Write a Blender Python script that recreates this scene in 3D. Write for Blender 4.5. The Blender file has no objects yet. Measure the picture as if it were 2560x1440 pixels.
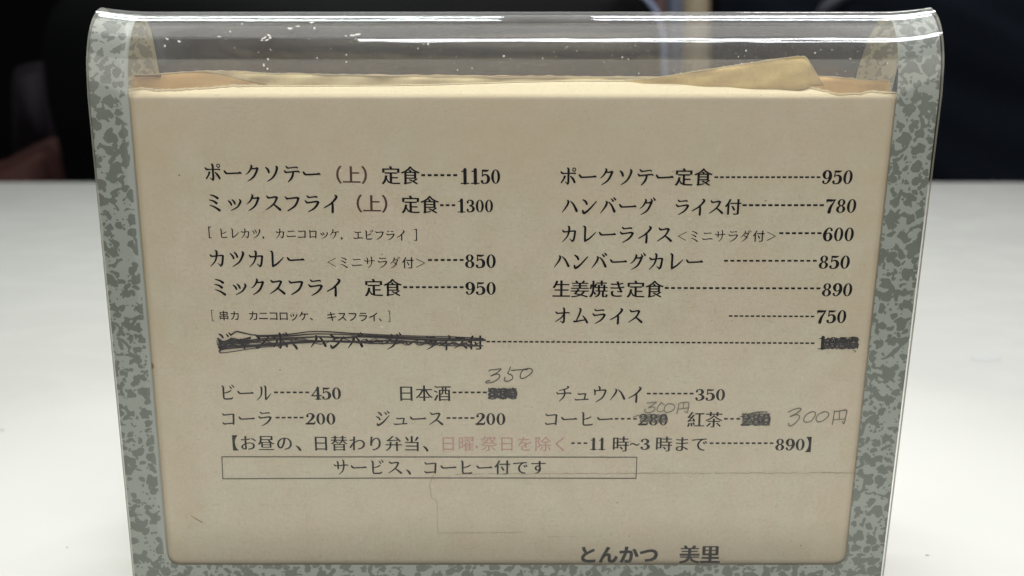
import bpy, bmesh, math, random
from mathutils import Vector
from math import radians, sin, cos, tan, atan2, pi, sqrt

random.seed(7)
scene = bpy.context.scene
COL = scene.collection

# ------------------------------------------------------------------ camera
# world: metres, x right, y away from the viewer, z up, table top at z = 0.
# the helper M(x, F, H) takes millimetres, H measured from the camera's height.
CAMH = 185.0
PITCH = radians(18.0)
FPX = 1920.0                      # focal length in photo pixels (2560 wide)
CP, SP = cos(PITCH), sin(PITCH)

def M(x, F, H):
    return Vector((x / 1000.0, F / 1000.0, (H + CAMH) / 1000.0))

cam_data = bpy.data.cameras.new('camera')
cam = bpy.data.objects.new('camera', cam_data)
COL.objects.link(cam)
cam.location = M(0, 0, 0)
cam.rotation_euler = (pi / 2 - PITCH, 0, 0)
cam_data.sensor_width = 36.0
cam_data.lens = 27.0
cam_data.clip_start = 0.01
cam_data.clip_end = 50.0
cam_data.dof.use_dof = True
cam_data.dof.focus_distance = 0.247
cam_data.dof.aperture_fstop = 8.0
scene.camera = cam

# ------------------------------------------------------------------ world and light
world = bpy.data.worlds.new('World')
scene.world = world
world.use_nodes = True
bg = world.node_tree.nodes['Background']
bg.inputs['Color'].default_value = (0.93, 0.96, 1.0, 1)
wt = world.node_tree
wtc = wt.nodes.new('ShaderNodeTexCoord')
wsp = wt.nodes.new('ShaderNodeSeparateXYZ')
wmr = wt.nodes.new('ShaderNodeMapRange')
wmr.interpolation_type = 'SMOOTHSTEP'
wt.links.new(wtc.outputs['Generated'], wsp.inputs[0])
wt.links.new(wsp.outputs[2], wmr.inputs[0])
wmr.inputs[1].default_value = 0.0
wmr.inputs[2].default_value = 1.0
wmr.inputs[3].default_value = 0.10       # dim room at eye level
wmr.inputs[4].default_value = 0.36       # pale ceiling overhead
wt.links.new(wmr.outputs[0], bg.inputs['Strength'])

def area(name, loc, size, power, color, rot=(0, 0, 0)):
    l = bpy.data.lights.new(name, 'AREA')
    l.shape = 'RECTANGLE'
    l.size, l.size_y = size
    l.energy = power
    l.color = color
    o = bpy.data.objects.new(name, l)
    COL.objects.link(o)
    o.location = loc
    o.rotation_euler = rot
    return o

CEIL = 0.185 + 1.6
COOL = (0.93, 1.0, 0.97)
# fluorescent fixtures on the ceiling of the restaurant
area('ceiling_lamp', (-0.61, 1.04, CEIL), (1.16, 0.17), 22.0, COOL)
area('ceiling_lamp', (0.76, 1.12, CEIL), (1.10, 0.17), 22.0, (0.95, 0.96, 1.0))
area('ceiling_lamp', (0.33, -0.47, CEIL), (1.42, 0.11), 12.5, (0.96, 0.96, 1.0))
area('ceiling_lamp', (1.50, 2.75, CEIL), (1.2, 0.25), 12.0, (1.0, 0.98, 0.93))
# added fill lights, one overhead for the bend's glow, one behind the viewer
area('overhead_fill', (0.1, 0.03, CEIL + 0.02), (2.8, 0.76), 11.0, (1.0, 0.98, 0.94))
area('room_fill', (0.0, -2.3, CEIL - 0.2), (3.4, 1.4), 19.0, (1.0, 0.95, 0.85), (radians(40), 0, 0))

scene.view_settings.view_transform = 'Standard'
scene.view_settings.look = 'None'
scene.view_settings.exposure = 0.15
scene.view_settings.gamma = 1.0
scene.cycles.transparent_max_bounces = 32
scene.cycles.max_bounces = 10
scene.cycles.use_denoising = True
scene.cycles.caustics_reflective = False
scene.cycles.caustics_refractive = False

# ------------------------------------------------------------------ helpers
def ray(px, py):
    """direction (x, F, H) through a photo pixel"""
    a, b = (px - 1280.0) / FPX, -(py - 720.0) / FPX
    return Vector((a, CP + b * SP, -SP + b * CP))

def hit_plane(px, py, p0, n):
    d = ray(px, py)
    t = p0.dot(n) / d.dot(n)
    return d * t                   # (x, F, H) in mm

def at_depth(px, py, F):
    d = ray(px, py)
    return d * (F / d.y)

def at_height(px, py, H):
    d = ray(px, py)
    return d * (H / d.z)

def MV(v):
    return M(v[0], v[1], v[2])

def new_obj(name, verts, faces, mat, parent=None, uvs=None, smooth=False):
    me = bpy.data.meshes.new(name)
    me.from_pydata([tuple(v) for v in verts], [], faces)
    if uvs is not None:
        ul = me.uv_layers.new(name='UVMap')
        for l in me.loops:
            ul.data[l.index].uv = uvs[l.vertex_index]
    if smooth:
        me.polygons.foreach_set('use_smooth', [True] * len(me.polygons))
    me.update()
    o = bpy.data.objects.new(name, me)
    COL.objects.link(o)
    mats = mat if isinstance(mat, (list, tuple)) else [mat]
    for m in mats:
        me.materials.append(m)
    if parent is not None:
        o.parent = parent
    return o

def empty(name, loc, label, cat):
    o = bpy.data.objects.new(name, None)
    COL.objects.link(o)
    o.location = loc
    o['label'] = label
    o['category'] = cat
    return o

def adopt(child, parent):
    child.parent = parent
    child.matrix_parent_inverse = parent.matrix_basis.inverted()
    return child

# ---- node helpers
class NT:
    def __init__(self, name):
        self.m = bpy.data.materials.new(name)
        self.m.use_nodes = True
        self.t = self.m.node_tree
        for n in list(self.t.nodes):
            self.t.nodes.remove(n)
        self.out = self.t.nodes.new('ShaderNodeOutputMaterial')
    def n(self, kind, **kw):
        nd = self.t.nodes.new('ShaderNode' + kind)
        for k, v in kw.items():
            setattr(nd, k, v)
        return nd
    def l(self, a, b):
        self.t.links.new(a, b)
    def val(self, sock, v):
        if hasattr(v, 'links') or isinstance(v, bpy.types.NodeSocket):
            self.l(v, sock)
        else:
            sock.default_value = v
    def math(self, op, a, b=0.0, c=None, clamp=False):
        nd = self.n('Math', operation=op, use_clamp=clamp)
        self.val(nd.inputs[0], a)
        self.val(nd.inputs[1], b)
        if c is not None:
            self.val(nd.inputs[2], c)
        return nd.outputs[0]
    def mix(self, f, a, b, blend='MIX'):
        nd = self.n('Mix', data_type='RGBA', blend_type=blend)
        self.val(nd.inputs[0], f)
        self.val(nd.inputs[6], a if not isinstance(a, tuple) else (*a, 1)[:4])
        self.val(nd.inputs[7], b if not isinstance(b, tuple) else (*b, 1)[:4])
        return nd.outputs[2]
    def noise(self, vec, scale, detail=3.0, rough=0.5, dist=0.0, dims='3D'):
        nd = self.n('TexNoise')
        nd.noise_dimensions = dims
        if vec is not None:
            self.l(vec, nd.inputs['Vector'])
        nd.inputs['Scale'].default_value = scale
        nd.inputs['Detail'].default_value = detail
        nd.inputs['Roughness'].default_value = rough
        nd.inputs['Distortion'].default_value = dist
        return nd
    def ramp(self, f, lo, hi):
        nd = self.n('MapRange')
        nd.interpolation_type = 'SMOOTHSTEP'
        self.val(nd.inputs[0], f)
        nd.inputs[1].default_value = lo
        nd.inputs[2].default_value = hi
        return nd.outputs[0]
    def mapping(self, vec, scale=(1, 1, 1), loc=(0, 0, 0), rot=(0, 0, 0)):
        nd = self.n('Mapping')
        self.l(vec, nd.inputs[0])
        nd.inputs['Location'].default_value = loc
        nd.inputs['Rotation'].default_value = rot
        nd.inputs['Scale'].default_value = scale
        return nd.outputs[0]
    def bsdf(self, color, rough=0.6, spec=0.3, normal=None):
        nd = self.n('BsdfPrincipled')
        self.val(nd.inputs['Base Color'], color if not isinstance(color, tuple) else (*color, 1)[:4])
        self.val(nd.inputs['Roughness'], rough)
        nd.inputs['Specular IOR Level'].default_value = spec
        if normal is not None:
            self.l(normal, nd.inputs['Normal'])
        return nd
    def bump(self, h, strength, dist):
        nd = self.n('Bump')
        self.l(h, nd.inputs['Height'])
        nd.inputs['Strength'].default_value = strength
        nd.inputs['Distance'].default_value = dist
        return nd.outputs[0]
    def finish(self, sh):
        self.l(sh, self.out.inputs[0])
        return self.m

def plain(name, col, rough=0.6, spec=0.3, var=0.15, scale=30.0):
    t = NT(name)
    tc = t.n('TexCoord')
    nz = t.noise(tc.outputs['Object'], scale, 4)
    c2 = tuple(c * (1 - var) for c in col)
    c1 = tuple(min(1, c * (1 + var)) for c in col)
    c = t.mix(nz.outputs[0], c2, c1)
    return t.finish(t.bsdf(c, rough, spec).outputs[0])

# ------------------------------------------------------------------ materials
def mat_paper(name, base, pink, green, brown, edge=True, fibre=1.0):
    """aged uncoated paper; UV is in mm"""
    t = NT(name)
    uv = t.n('UVMap').outputs[0]
    big = t.noise(uv, 0.035, 3, 0.5)
    mid = t.noise(t.mapping(uv, loc=(31, 7, 0)), 0.11, 4, 0.6)
    c = t.mix(t.ramp(big.outputs[0], 0.38, 0.62), pink, green)
    c = t.mix(0.60, c, base)
    c = t.mix(t.math('MULTIPLY', t.ramp(mid.outputs[0], 0.35, 0.7), 0.35), c, brown)
    # fibres: stretched noise in two directions, warped
    f1 = t.noise(t.mapping(uv, scale=(0.22, 1.0, 1), rot=(0, 0, 0.35)), 0.95, 2, 0.55, 2.2)
    f2 = t.noise(t.mapping(uv, scale=(0.9, 0.28, 1), rot=(0, 0, -0.5)), 0.9, 2, 0.55, 2.0)
    fm = t.math('MULTIPLY', t.ramp(f1.outputs[0], 0.57, 0.70), 0.13 * fibre)
    c = t.mix(fm, c, tuple(b * 0.50 for b in base))
    fm2 = t.math('MULTIPLY', t.ramp(f2.outputs[0], 0.58, 0.72), 0.14 * fibre)
    c = t.mix(fm2, c, tuple(min(1, b * 1.30) for b in base))
    f3 = t.noise(t.mapping(uv, scale=(1.0, 0.25, 1), rot=(0, 0, 0.9), loc=(9, 3, 0)), 0.9, 2, 0.55, 2.5)
    c = t.mix(t.math('MULTIPLY', t.ramp(f3.outputs[0], 0.58, 0.70), 0.13 * fibre), c, tuple(b * 0.5 for b in base))
    grease = t.noise(t.mapping(uv, loc=(77, 20, 0)), 0.018, 2, 0.5, 0.6)
    c = t.mix(t.math('MULTIPLY', t.ramp(grease.outputs[0], 0.50, 0.70), 0.30), c, tuple(b * f for b, f in zip(brown, (1.04, 1.02, 1.05))))
    gr = t.noise(uv, 0.9, 4, 0.75)
    c = t.mix(0.22, c, gr.outputs[0], 'OVERLAY')
    # rare dark flecks
    vo = t.n('TexVoronoi')
    t.l(uv, vo.inputs['Vector'])
    vo.inputs['Scale'].default_value = 0.16
    fl = t.math('LESS_THAN', vo.outputs['Distance'], 0.035)
    c = t.mix(t.math('MULTIPLY', fl, 0.5), c, tuple(b * 0.35 for b in base))
    if edge:
        sep = t.n('SeparateXYZ')
        t.l(uv, sep.inputs[0])
        wob = t.math('MULTIPLY', t.math('SUBTRACT', mid.outputs[0], 0.5), 26.0)
        ax = t.math('ADD', t.math('ABSOLUTE', sep.outputs[0]), wob)
        e1 = t.math('MULTIPLY', t.ramp(ax, 98.0, 124.0), 0.55)
        c = t.mix(e1, c, brown)
        top = t.math('ADD', sep.outputs[1], t.math('MULTIPLY', wob, 1.6))
        e2 = t.math('MULTIPLY', t.ramp(top, 118.0, 176.0), 0.60)
        c = t.mix(e2, c, brown)
        # overhead light on the folded top, painted in as a lighter cream
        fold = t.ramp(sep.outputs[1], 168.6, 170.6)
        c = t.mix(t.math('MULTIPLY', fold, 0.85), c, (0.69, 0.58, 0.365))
        # darker brown rim along the sides and bottom of the window
        for edge_u, sgn in ((118.0, -1.0), (116.8, 1.0)):
            dd = t.math('ABSOLUTE', t.math('SUBTRACT', t.math('MULTIPLY', sep.outputs[0], sgn), edge_u))
            e3 = t.math('MULTIPLY', t.math('SUBTRACT', 1.0, t.ramp(dd, 0.1, 2.2)), 0.40)
            c = t.mix(e3, c, tuple(b * 0.62 for b in brown))
        dd = t.math('ABSOLUTE', t.math('SUBTRACT', sep.outputs[1], 11.6))
        e4 = t.math('MULTIPLY', t.math('SUBTRACT', 1.0, t.ramp(dd, 0.1, 2.2)), 0.45)
        c = t.mix(e4, c, tuple(b * 0.58 for b in brown))
    b = t.bump(gr.outputs[0], 0.15, 0.0002)
    sh = t.bsdf(c, 0.85, 0.15, b)
    return t.finish(sh.outputs[0])

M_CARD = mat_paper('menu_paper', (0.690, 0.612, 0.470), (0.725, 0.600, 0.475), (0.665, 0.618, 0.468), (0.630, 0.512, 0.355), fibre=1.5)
M_CREAM = mat_paper('cream_paper', (0.80, 0.66, 0.37), (0.82, 0.65, 0.37), (0.78, 0.67, 0.38), (0.64, 0.46, 0.20), edge=False, fibre=0.9)
M_KRAFT = mat_paper('orange_card', (0.74, 0.48, 0.20), (0.78, 0.52, 0.24), (0.72, 0.48, 0.20), (0.52, 0.28, 0.08), edge=False, fibre=0.9)
M_TAPE = mat_paper('tape_paper', (0.50, 0.35, 0.125), (0.47, 0.32, 0.12), (0.56, 0.42, 0.17), (0.33, 0.21, 0.06), edge=False, fibre=1.4)
M_TORN = plain('torn_fibre', (0.72, 0.60, 0.38), 0.9, 0.1, 0.12, 900)

def mat_print(name, ground, spot, seed):
    """marbled border print: flat spots of many sizes; UV is in mm"""
    t = NT(name)
    uv = t.mapping(t.n('UVMap').outputs[0], loc=(seed, seed * 1.7, 0))
    wn = t.noise(uv, 0.36, 1, 0.4)
    wn2 = t.noise(uv, 0.9, 0, 0.5)
    def warp(v, nz, amt):
        s = t.n('VectorMath', operation='SUBTRACT')
        t.l(nz.outputs['Color'], s.inputs[0])
        s.inputs[1].default_value = (0.5, 0.5, 0.5)
        m = t.n('VectorMath', operation='SCALE')
        t.l(s.outputs[0], m.inputs[0])
        m.inputs['Scale'].default_value = amt
        a = t.n('VectorMath', operation='ADD')
        t.l(v, a.inputs[0])
        t.l(m.outputs[0], a.inputs[1])
        return a.outputs[0]
    w = warp(warp(uv, wn, 3.4), wn2, 0.25)
    masks = []
    for sc, rmin, rmax, keep in ((0.20, 0.16, 0.40, 0.10), (0.30, 0.12, 0.38, 0.45), (0.62, 0.16, 0.32, 0.70)):
        vo = t.n('TexVoronoi', voronoi_dimensions='2D')
        t.l(w if sc < 0.5 else warp(uv, wn2, 1.0), vo.inputs['Vector'])
        vo.inputs['Scale'].default_value = sc
        vo.inputs['Randomness'].default_value = 0.9
        sepc = t.n('SeparateColor')
        t.l(vo.outputs['Color'], sepc.inputs[0])
        r = t.math('MULTIPLY_ADD', sepc.outputs[0], rmax - rmin, rmin)
        k = t.math('GREATER_THAN', sepc.outputs[1], keep)
        r = t.math('MULTIPLY', r, k)
        masks.append(t.math('LESS_THAN', vo.outputs['Distance'], r))
    org = t.noise(t.mapping(uv, loc=(11, 5, 0)), 0.26, 1, 0.35, 0.9)
    masks.append(t.math('GREATER_THAN', org.outputs[0], 0.595))
    mk = t.math('MAXIMUM', t.math('MAXIMUM', masks[0], masks[1]), t.math('MAXIMUM', masks[2], masks[3]))
    # a second attribute keeps the plain margin beside the window free of spots
    at = t.n('Attribute', attribute_name='margin')
    mk = t.math('MULTIPLY', mk, t.math('LESS_THAN', at.outputs['Fac'], 0.5))
    g = t.noise(uv, 0.12, 3)
    gc = t.mix(g.outputs[0], tuple(c * 0.93 for c in ground), tuple(c * 1.05 for c in ground))
    sc_ = t.mix(g.outputs[0], tuple(c * 0.9 for c in spot), tuple(c * 1.1 for c in spot))
    c = t.mix(mk, gc, sc_)
    return t.finish(t.bsdf(c, 0.45, 0.3).outputs[0])

M_PRINT = mat_print('border_print', (0.385, 0.405, 0.360), (0.185, 0.203, 0.170), 3.0)
M_PRINTB = mat_print('border_print_inside', (0.56, 0.515, 0.37), (0.34, 0.32, 0.24), 41.0)

def mat_clear():
    """clear scratched plastic: see-through body, fresnel reflection, dust haze; UV in mm"""
    t = NT('clear_plastic')
    uv = t.n('UVMap').outputs[0]
    tr = t.n('BsdfTransparent')
    tr.inputs[0].default_value = (0.975, 0.98, 0.975, 1)
    gl = t.n('BsdfAnisotropic')
    gl.inputs['Roughness'].default_value = 0.012
    gl.inputs[0].default_value = (1, 1, 1, 1)
    gr = t.n('BsdfAnisotropic')
    gr.inputs['Roughness'].default_value = 0.28
    gr.inputs[0].default_value = (1, 1, 1, 1)
    wav = t.noise(t.mapping(uv, scale=(0.02, 0.25, 1)), 1.0, 2, 0.5)
    bmp = t.bump(wav.outputs[0], 0.15, 0.0003)
    t.l(bmp, gl.inputs['Normal'])
    gm = t.n('MixShader')
    gm.inputs[0].default_value = 0.15
    t.l(gl.outputs[0], gm.inputs[1])
    t.l(gr.outputs[0], gm.inputs[2])
    fr = t.n('Fresnel')
    geo = t.n('NewGeometry')
    # the sheet is drawn without bending rays, so both sides use the same index
    ior = t.math('MULTIPLY_ADD', geo.outputs['Backfacing'], 1 / 1.49 - 1.49, 1.49)
    t.l(ior, fr.inputs['IOR'])
    fac = t.math('MINIMUM', fr.outputs[0], 0.75)
    m1 = t.n('MixShader')
    t.l(fac, m1.inputs[0])
    t.l(tr.outputs[0], m1.inputs[1])
    t.l(gm.outputs[0], m1.inputs[2])
    # dust: fine haze + diagonal wipe marks + grains
    df = t.n('BsdfDiffuse')
    df.inputs[0].default_value = (0.80, 0.77, 0.72, 1)
    at = t.n('Attribute', attribute_name='dust')
    wipes = t.noise(t.mapping(uv, scale=(0.5, 4.0, 1), rot=(0, 0, 0.7)), 0.7, 4, 0.7, 0.6)
    cloud = t.noise(uv, 0.06, 4, 0.6)
    vo = t.n('TexVoronoi', voronoi_dimensions='2D')
    t.l(uv, vo.inputs['Vector'])
    vo.inputs['Scale'].default_value = 0.8
    sc = t.n('SeparateColor')
    t.l(vo.outputs['Color'], sc.inputs[0])
    grain = t.math('MULTIPLY', t.math('LESS_THAN', vo.outputs['Distance'], t.math('MULTIPLY', sc.outputs[0], 0.10)),
                   t.math('GREATER_THAN', sc.outputs[1], 0.55))
    h = t.math('MULTIPLY', t.ramp(cloud.outputs[0], 0.25, 0.75), 0.026)
    h = t.math('ADD', h, 0.014)
    h = t.math('ADD', h, t.math('MULTIPLY', t.ramp(wipes.outputs[0], 0.52, 0.68), 0.035))
    h = t.math('ADD', h, t.math('MULTIPLY', grain, 0.26))
    h = t.math('MULTIPLY', h, at.outputs['Fac'])
    m2 = t.n('MixShader')
    t.l(h, m2.inputs[0])
    t.l(m1.outputs[0], m2.inputs[1])
    t.l(df.outputs[0], m2.inputs[2])
    return t.finish(m2.outputs[0])

M_CLEAR = mat_clear()

def mat_edge():
    t = NT('plastic_edge')
    b = t.bsdf((0.52, 0.50, 0.41), 0.3, 0.6)
    tr = t.n('BsdfTransparent')
    tr.inputs[0].default_value = (0.8, 0.78, 0.7, 1)
    mx = t.n('MixShader')
    mx.inputs[0].default_value = 0.75
    t.l(tr.outputs[0], mx.inputs[1])
    t.l(b.outputs[0], mx.inputs[2])
    return t.finish(mx.outputs[0])
M_EDGE = mat_edge()

M_INK = plain('black_ink', (0.009, 0.007, 0.008), 0.8, 0.05, 0.35, 400)
M_INK2 = plain('worn_black_ink', (0.019, 0.016, 0.015), 0.8, 0.05, 0.35, 400)
M_MAROON = plain('brown_red_ink', (0.115, 0.050, 0.042), 0.6, 0.2, 0.25, 400)
M_PINK = plain('faded_pink_ink', (0.56, 0.32, 0.27), 0.7, 0.2, 0.10, 400)
M_BOLD = plain('grey_black_ink', (0.026, 0.025, 0.023), 0.6, 0.2, 0.2, 400)
M_PEN = plain('marker_ink', (0.034, 0.027, 0.029), 0.45, 0.4, 0.3, 500)
M_PENCIL = plain('pencil_lead', (0.19, 0.165, 0.125), 0.5, 0.4, 0.45, 1500)
M_SPECK = plain('dust_flake', (0.75, 0.73, 0.68), 0.8, 0.2, 0.1, 900)
M_CREASE = plain('crease_line', (0.36, 0.31, 0.21), 0.9, 0.1, 0.3, 700)

def mat_table():
    t = NT('white_table_laminate')
    tc = t.n('TexCoord').outputs['Object']
    big = t.noise(tc, 5.0, 4, 0.55)
    c = t.mix(big.outputs[0], (0.605, 0.598, 0.553), (0.625, 0.618, 0.573))
    # old ring stains and worn smears
    sm = t.noise(t.mapping(tc, scale=(1, 2.4, 1)), 14.0, 5, 0.65, 0.8)
    c = t.mix(t.math('MULTIPLY', t.ramp(sm.outputs[0], 0.60, 0.78), 0.02), c, (0.62, 0.59, 0.52))
    fine = t.noise(tc, 1600.0, 2, 0.5)
    c = t.mix(0.05, c, fine.outputs[0], 'OVERLAY')
    b1 = t.noise(tc, 42.0, 3, 0.6)
    b2 = t.noise(tc, 300.0, 2, 0.6)
    hh = t.math('ADD', t.math('MULTIPLY', b1.outputs[0], 1.0), t.math('MULTIPLY', b2.outputs[0], 0.16))
    n = t.bump(hh, 0.10, 0.0010)
    r = t.math('MULTIPLY_ADD', t.ramp(sm.outputs[0], 0.4, 0.7), 0.04, 0.22)
    sh = t.bsdf(c, r, 0.40, n)
    return t.finish(sh.outputs[0])
M_TABLE = mat_table()

# ------------------------------------------------------------------ the stand: an inverted U of clear plastic
PROF = [(221.3, -185), (240.3, -16.7), (241.8, -10), (243.4, -5.2), (246.3, 0.2), (250.1, 4.6), (254.0, 7.2),
        (257.7, 8.1), (261.6, 6.6), (264.8, 2.8), (267.1, -3.0), (269.0, -10.1), (270.6, -18), (290, -185)]

def build_profile():
    P = [Vector(p) for p in PROF]
    pts = []
    n0 = 12
    for i in range(n0):
        pts.append(P[0].lerp(P[1], i / n0))
    for i in range(1, len(P) - 2):
        p0, p1, p2, p3 = P[i - 1], P[i], P[i + 1], P[i + 2]
        if i == 1:
            p0 = p1 - (P[1] - P[0]).normalized() * 8
        if i == len(P) - 3:
            p3 = p2 + (P[-1] - P[-2]).normalized() * 8
        for k in range(8):
            t = k / 8
            pts.append(0.5 * ((2 * p1) + (p2 - p0) * t + (2 * p0 - 5 * p1 + 4 * p2 - p3) * t * t
                              + (3 * p1 - p0 - 3 * p2 + p3) * t ** 3))
    for i in range(n0 + 1):
        pts.append(P[-2].lerp(P[-1], i / n0))
    # even the curvature of the bend
    for _ in range(6):
        q = list(pts)
        for i in range(n0 + 1, len(pts) - n0 - 2):
            q[i] = pts[i] * 0.5 + (pts[i - 1] + pts[i + 1]) * 0.25
        pts = q
    nrm, s = [], [0.0]
    for i in range(len(pts)):
        a, b = pts[max(0, i - 1)], pts[min(len(pts) - 1, i + 1)]
        d = (b - a).normalized()
        nrm.append(Vector((-d.y, d.x)))
    for i in range(1, len(pts)):
        s.append(s[-1] + (pts[i] - pts[i - 1]).length)
    return pts, nrm, s

PP, PN, PS = build_profile()
S_TOP = PS[-1]
IAPEX = max(range(len(PP)), key=lambda i: PP[i].y)
S_APEX = PS[IAPEX]
HALF = 130.05
THICK = 1.0

def flare(u, i):
    """the bent sheet flares outward a little at both open ends"""
    w = max(0.0, 1 - abs(PS[i] - S_APEX) / 30.0)
    w = w * w * (3 - 2 * w)
    e = max(0.0, (abs(u) - 115.0) / 15.0)
    return 1.25 * w * e * e

def skew(H):
    return 0.75 + (H + 23.8) * 0.01337 if H > -190 else 0.0

def sheet_point(u, i, off):
    """off > 0 outward of the outer face, in mm"""
    p = PP[i] + PN[i] * (off + flare(u, i))
    back = min(1.0, max(0.0, (PS[i] - S_APEX) / 22.0))
    return MV((u + skew(p.y) - 1.6 * back, p.x, p.y))

def lerp_index(s):
    for i in range(1, len(PS)):
        if PS[i] >= s:
            return i - 1, (s - PS[i - 1]) / (PS[i] - PS[i - 1])
    return len(PS) - 2, 1.0

def sheet_point_s(u, s, off):
    i, f = lerp_index(s)
    return sheet_point(u, i, off).lerp(sheet_point(u, i + 1, off), f)

stand = empty('menu_stand', M(0, 255, -185),
              'clear plastic menu stand folded over the top, with grey marbled borders, on the white table', 'menu stand')

ucols = [-HALF, -HALF + 0.6, -128, -126, -124, -122, -120, -117.5, -115, -100, -70, -35, 0, 35, 70, 100, 115, 117.5, 120, 122, 124, 126, 128,
         HALF - 0.6, HALF]

def add_float_attr(o, name, vals):
    a = o.data.attributes.new(name, 'FLOAT', 'POINT')
    a.data.foreach_set('value', vals)

def build_plastic():
    nu, ns = len(ucols), len(PP)
    verts, uvs, faces, dust = [], [], [], []
    for side in (0, 1):
        for i in range(ns):
            for u in ucols:
                verts.append(sheet_point(u, i, 0.0 if side == 0 else -THICK))
                uvs.append((u, PS[i]))
                # dust lies on the bend and the back leg; hands wipe the front
                d = 0.05 if PS[i] < S_APEX - 42 else 1.0
                d *= 1.0 if side == 0 else 0.6
                dust.append(d)
    def id(side, i, j):
        return side * nu * ns + i * nu + j
    for i in range(ns - 1):
        for j in range(nu - 1):
            faces.append((id(0, i, j), id(0, i, j + 1), id(0, i + 1, j + 1), id(0, i + 1, j)))
            faces.append((id(1, i, j), id(1, i + 1, j), id(1, i + 1, j + 1), id(1, i, j + 1)))
    o = new_obj('plastic_sheet', verts, faces, M_CLEAR, None, uvs, True)
    add_float_attr(o, 'dust', dust)
    adopt(o, stand)
    # cut edges
    ev, ef, euv = [], [], []
    for j, sg in ((0, -1), (nu - 1, 1)):
        base = len(ev)
        for i in range(ns):
            for off in (-0.02, -THICK + 0.02):
                ev.append(sheet_point(ucols[j], i, off)); euv.append((off, PS[i]))
        for i in range(ns - 1):
            a = base + 2 * i
            ef.append((a, a + 1, a + 3, a + 2))
    for i in (0, ns - 1):
        base = len(ev)
        for u in (-HALF, HALF):
            for off in (-0.02, -THICK + 0.02):
                ev.append(sheet_point(u, i, off)); euv.append((u, off))
        ef.append((base, base + 1, base + 3, base + 2))
    e = new_obj('cut_edge', ev, ef, M_EDGE, None, euv)
    adopt(e, stand)
build_plastic()

UL, UR = -118.0, 116.8            # window edges
S_WIN = 11.6                      # bottom of the window along the front leg
RC = 4.2

def build_border(name, off, mat, label=None):
    """left and right strips run over the bend to the back leg; a strip below the window on both legs"""
    verts, uvs, faces, marg = [], [], [], []
    def vert(u, s, m=0.0):
        verts.append(sheet_point_s(u, s, off)); uvs.append((u, s)); marg.append(m)
        return len(verts) - 1
    svals = [S_WIN + RC] + [x for x in PS if S_WIN + RC < x < S_TOP - S_WIN - RC] + [S_TOP - S_WIN - RC]
    def strip(ua, ub, uin_margin, sign):
        cols = [ua + (ub - ua) * k / 6 for k in range(7)]
        if uin_margin:
            cols = [ua + ((ub - sign * 1.15) - ua) * k / 6 for k in range(7)] + [ub - sign * 1.15, ub]
        prev = None
        for s in svals:
            row = []
            for k, u in enumerate(cols):
                row.append(vert(u, s, 1.0 if (uin_margin and k >= 7) else 0.0))
            if prev:
                for k in range(len(row) - 1):
                    faces.append((prev[k], prev[k + 1], row[k + 1], row[k]))
            prev = row
    strip(-HALF + 0.1, UL, True, 1)
    strip(HALF - 0.45, UR, False, -1)
    # bottom strips (front and back) with rounded inner corners
    for front in (True, False):
        def sv(d):
            return d if front else S_TOP - d
        ring = []
        us = [-HALF + 0.1]
        def colquads(cols):
            prev = None
            for (u, dtop) in cols:
                r = [vert(u, sv(0.05)), vert(u, sv(S_WIN * 0.5)), vert(u, sv(dtop))]
                if prev:
                    faces.append((prev[0], r[0], r[1], prev[1]))
                    faces.append((prev[1], r[1], r[2], prev[2]))
                prev = r
        cols = [(-HALF + 0.1, S_WIN + RC), (-124, S_WIN + RC), (UL, S_WIN + RC)]
        for k in range(1, 9):
            a = pi / 2 * k / 8
            cols.append((UL + RC * (1 - cos(a)), S_WIN + RC * (1 - sin(a))))
        for k in range(1, 12):
            cols.append((UL + RC + (UR - UL - 2 * RC) * k / 12, S_WIN))
        for k in range(0, 9):
            a = pi / 2 * (1 - k / 8)
            cols.append((UR - RC * (1 - cos(a)), S_WIN + RC * (1 - sin(a))))
        cols += [(124, S_WIN + RC), (HALF - 0.45, S_WIN + RC)]
        colquads(cols)
    o = new_obj(name, verts, faces, mat, None, uvs, True)
    add_float_attr(o, 'margin', marg)
    if label:
        o['label'] = label
    adopt(o, stand)
    return o

build_border('printed_border', -THICK - 0.03, M_PRINT)
build_border('border_backing', -THICK - 0.12, M_PRINTB, 'yellowed inner side of the marbled border')

# ------------------------------------------------------------------ the menu card behind the window
FDIR = Vector((0, PROF[1][0] - PROF[0][0], PROF[1][1] - PROF[0][1])).normalized()
FN = Vector((0, -FDIR.z, FDIR.y))           # towards the viewer, up
CARD_OFF = 1.6
CARD_P0 = Vector((0, PROF[1][0], PROF[1][1])) - FN * CARD_OFF

def on_card(px, py, lift=0.0):
    return hit_plane(px, py, CARD_P0 + FN * lift, FN)

card = empty('menu_card', MV(CARD_P0 - FDIR * 165),
             'aged beige paper menu printed in black Japanese lettering behind the window of the stand', 'menu')

def interp(poly, x):
    if x <= poly[0][0]:
        return poly[0][1]
    for (x0, y0), (x1, y1) in zip(poly, poly[1:]):
        if x <= x1:
            return y0 + (y1 - y0) * (x - x0) / max(1e-6, x1 - x0)
    return poly[-1][1]

RAG = random.Random(3)
def ragged(poly, step, amp, lo=None, hi=None):
    xs, out = poly[0][0], []
    x = xs
    while x < poly[-1][0]:
        a = amp if (lo is None or not (lo < x < hi)) else amp * 0.15
        out.append((x, interp(poly, x) + RAG.uniform(-a, a)))
        x += step
    out.append(poly[-1])
    return out

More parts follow.
